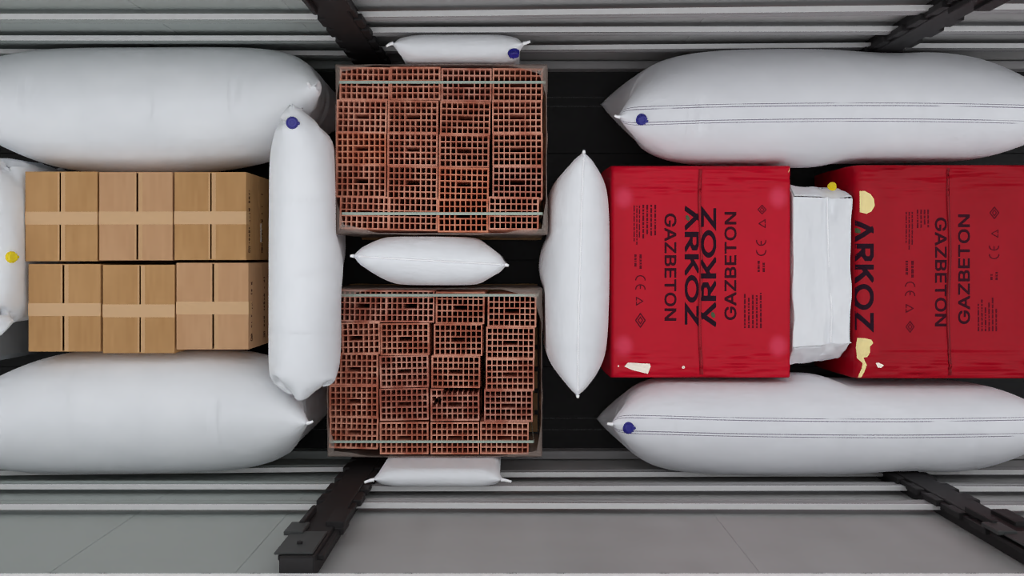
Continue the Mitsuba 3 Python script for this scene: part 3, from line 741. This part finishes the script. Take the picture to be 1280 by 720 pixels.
kF, VF, _ = air_bag('small white air bag between the two brick pallets', .88, 1.2, (-.445, -.0), 'x', .03, ('upw', 'dnw'), 'bag_cloth_short', SMALL, 6, yaw=-3, seam=True, taper=.68, ties=((0, (0, 0, 0)), (-1, (0, -.2, 0))), tie_len=.018)
kG, VG, _ = air_bag('small white air bag squeezed between the lower brick pallet and the lower curtain wall', .72, 1.2, (-.40, -1.18), 'x', .02, ('dnw', 'post-10'), 'bag_cloth_short', SMALL, 7, ties=((0, (-.3, -.3, .2)), (-1, (.4, -.2, .2))), tie_len=.04)
kI, VI, _ = air_bag('pointed white air bag standing between the brick pallets and the bright red load', 1.38, 1.2, (.39, -.08), 'y', .02, ('up', 'dn', 'red'), 'bag_cloth_short', None, 8, yaw=-1, seam=True, taper=.95, ties=((0, (0, 0, 0)), (-1, (0, 0, 0))), tie_len=.015)
kJ, VJ, _ = air_bag('long striped white air bag along the upper curtain wall above the red loads', 2.60, 1.2, (1.83, .88), 'x', .03, ('red', 'red2', 'post11'), 'bag_cloth_striped', LONG, 9, roll=-12, ties=((0, (0, .3, 0)),), tie_len=.03)
kK, VK, _ = air_bag('long striped white air bag along the lower curtain wall below the red loads', 2.54, 1.2, (1.77, -.88), 'x', .03, ('red', 'red2', 'post-11'), 'bag_cloth_striped', LONG, 10, roll=10, ties=((0, (0, .1, 0)),), tie_len=.03)
valve(kC, VC, (364, 152), 'valve_blue', 'blue valve cap')
valve(kD, VD, (13, 320), 'valve_yellow', 'yellow valve cap')
valve(kE, VE, (645, 66), 'valve_blue', 'blue valve cap')
valve(kJ, VJ, (800, 151), 'valve_blue', 'blue valve cap')
valve(kK, VK, (784, 534), 'valve_blue', 'blue valve cap')

# the folded, box-shaped bag between the two red loads
mk = thing('air_bag', 'folded box-shaped white air bag with a yellow valve, between the two red loads', 'air bag')
mx0, mx1 = RX1 + .018, SX0 - .012
hw = [(mx0, -.50, .02), (mx1, -.50, .02), (mx0, .40, .02), (mx1, .40, .02), (mx0, -.63, .60), (mx1, -.58, .60), (mx0, .44, .6), (mx1, .40, .6),
      (mx0, -.62, .74), (mx1 - .04, -.57, .74), (mx0, .435, .80), (mx1 - .05, .415, .80), (mx1, -.46, .8), (mx1, .34, .8),
      (mx0, -.50, .885), (mx1 - .012, -.48, .885), (mx0, .365, .895), (mx1 - .016, .355, .895)]
import manifold3d as m3
hull = trimesh.convex.convex_hull(np.array(hw))
mv, mf = trimesh.remesh.subdivide_to_size(hull.vertices, hull.faces, .022, max_iter=14)
hm = trimesh.Trimesh(mv, mf); hm.merge_vertices()
trimesh.smoothing.filter_taubin(hm, lamb=.5, nu=.52, iterations=16)
V = hm.vertices.copy(); N = hm.vertex_normals
mc = (mx0 + mx1) / 2 + .02
wr = (meshkit.fbm(V * [12, 6, 8], 3, 31) - .5) * .034
fold = -.010 * np.exp(-((V[:, 0] - mc + .012 * np.sin(V[:, 1] * 5)) / .014) ** 2) * (V[:, 2] > .8)
dent = -.022 * np.exp(-((V[:, 0] - mc + .05) / .06) ** 2 - ((V[:, 1] + .05) / .25) ** 2) * (V[:, 2] > .8)
pin = sum(-.03 * np.exp(-((V[:, 0] - mc - .035) / .035) ** 2 - ((V[:, 1] - yy_) / .07) ** 2) for yy_ in (.30, -.42)) * (V[:, 2] > .8)
V = V + N * (wr + fold + dent + pin)[:, None]; V[:, 0] = np.clip(V[:, 0], mx0 - .006, mx1 - .004); V[:, 2] = np.maximum(V[:, 2], .004)
hm.vertices = V
obj('cloth', trimesh.Trimesh(V, hm.faces, process=False), 'bag_cloth_short', mk, True, uv=np.column_stack([V[:, 1] * 1.0 + 3, V[:, 0] + V[:, 2]]))
sy = np.linspace(-.47, .36, 40); top_ = np.array([V[np.argmin((V[:, 0] - mc) ** 2 + (V[:, 1] - y) ** 2 - V[:, 2] * .01)][2] for y in sy])
obj('seam', tube(np.column_stack([mc - .012 * np.sin(sy * 5) * 1. + .016, sy, np.convolve(np.pad(top_, 2, 'edge'), np.ones(5) / 5, 'valid') + .004]), .0045, 6), 'seam_mat', mk, True, label='pale seam down the middle')
Vm = V[None]
c = trimesh.creation.revolve([(0, -.004), (.026, -.004), (.026, .003), (.021, .004), (.021, .018), (.012, .02), (0, .02)], sections=20); c.apply_transform(rot_to([0, .6, .8])); c.apply_translation(at(1040, 233.5, .85))
obj('valve', c, 'valve_yellow', mk, 30, label='yellow valve cap')
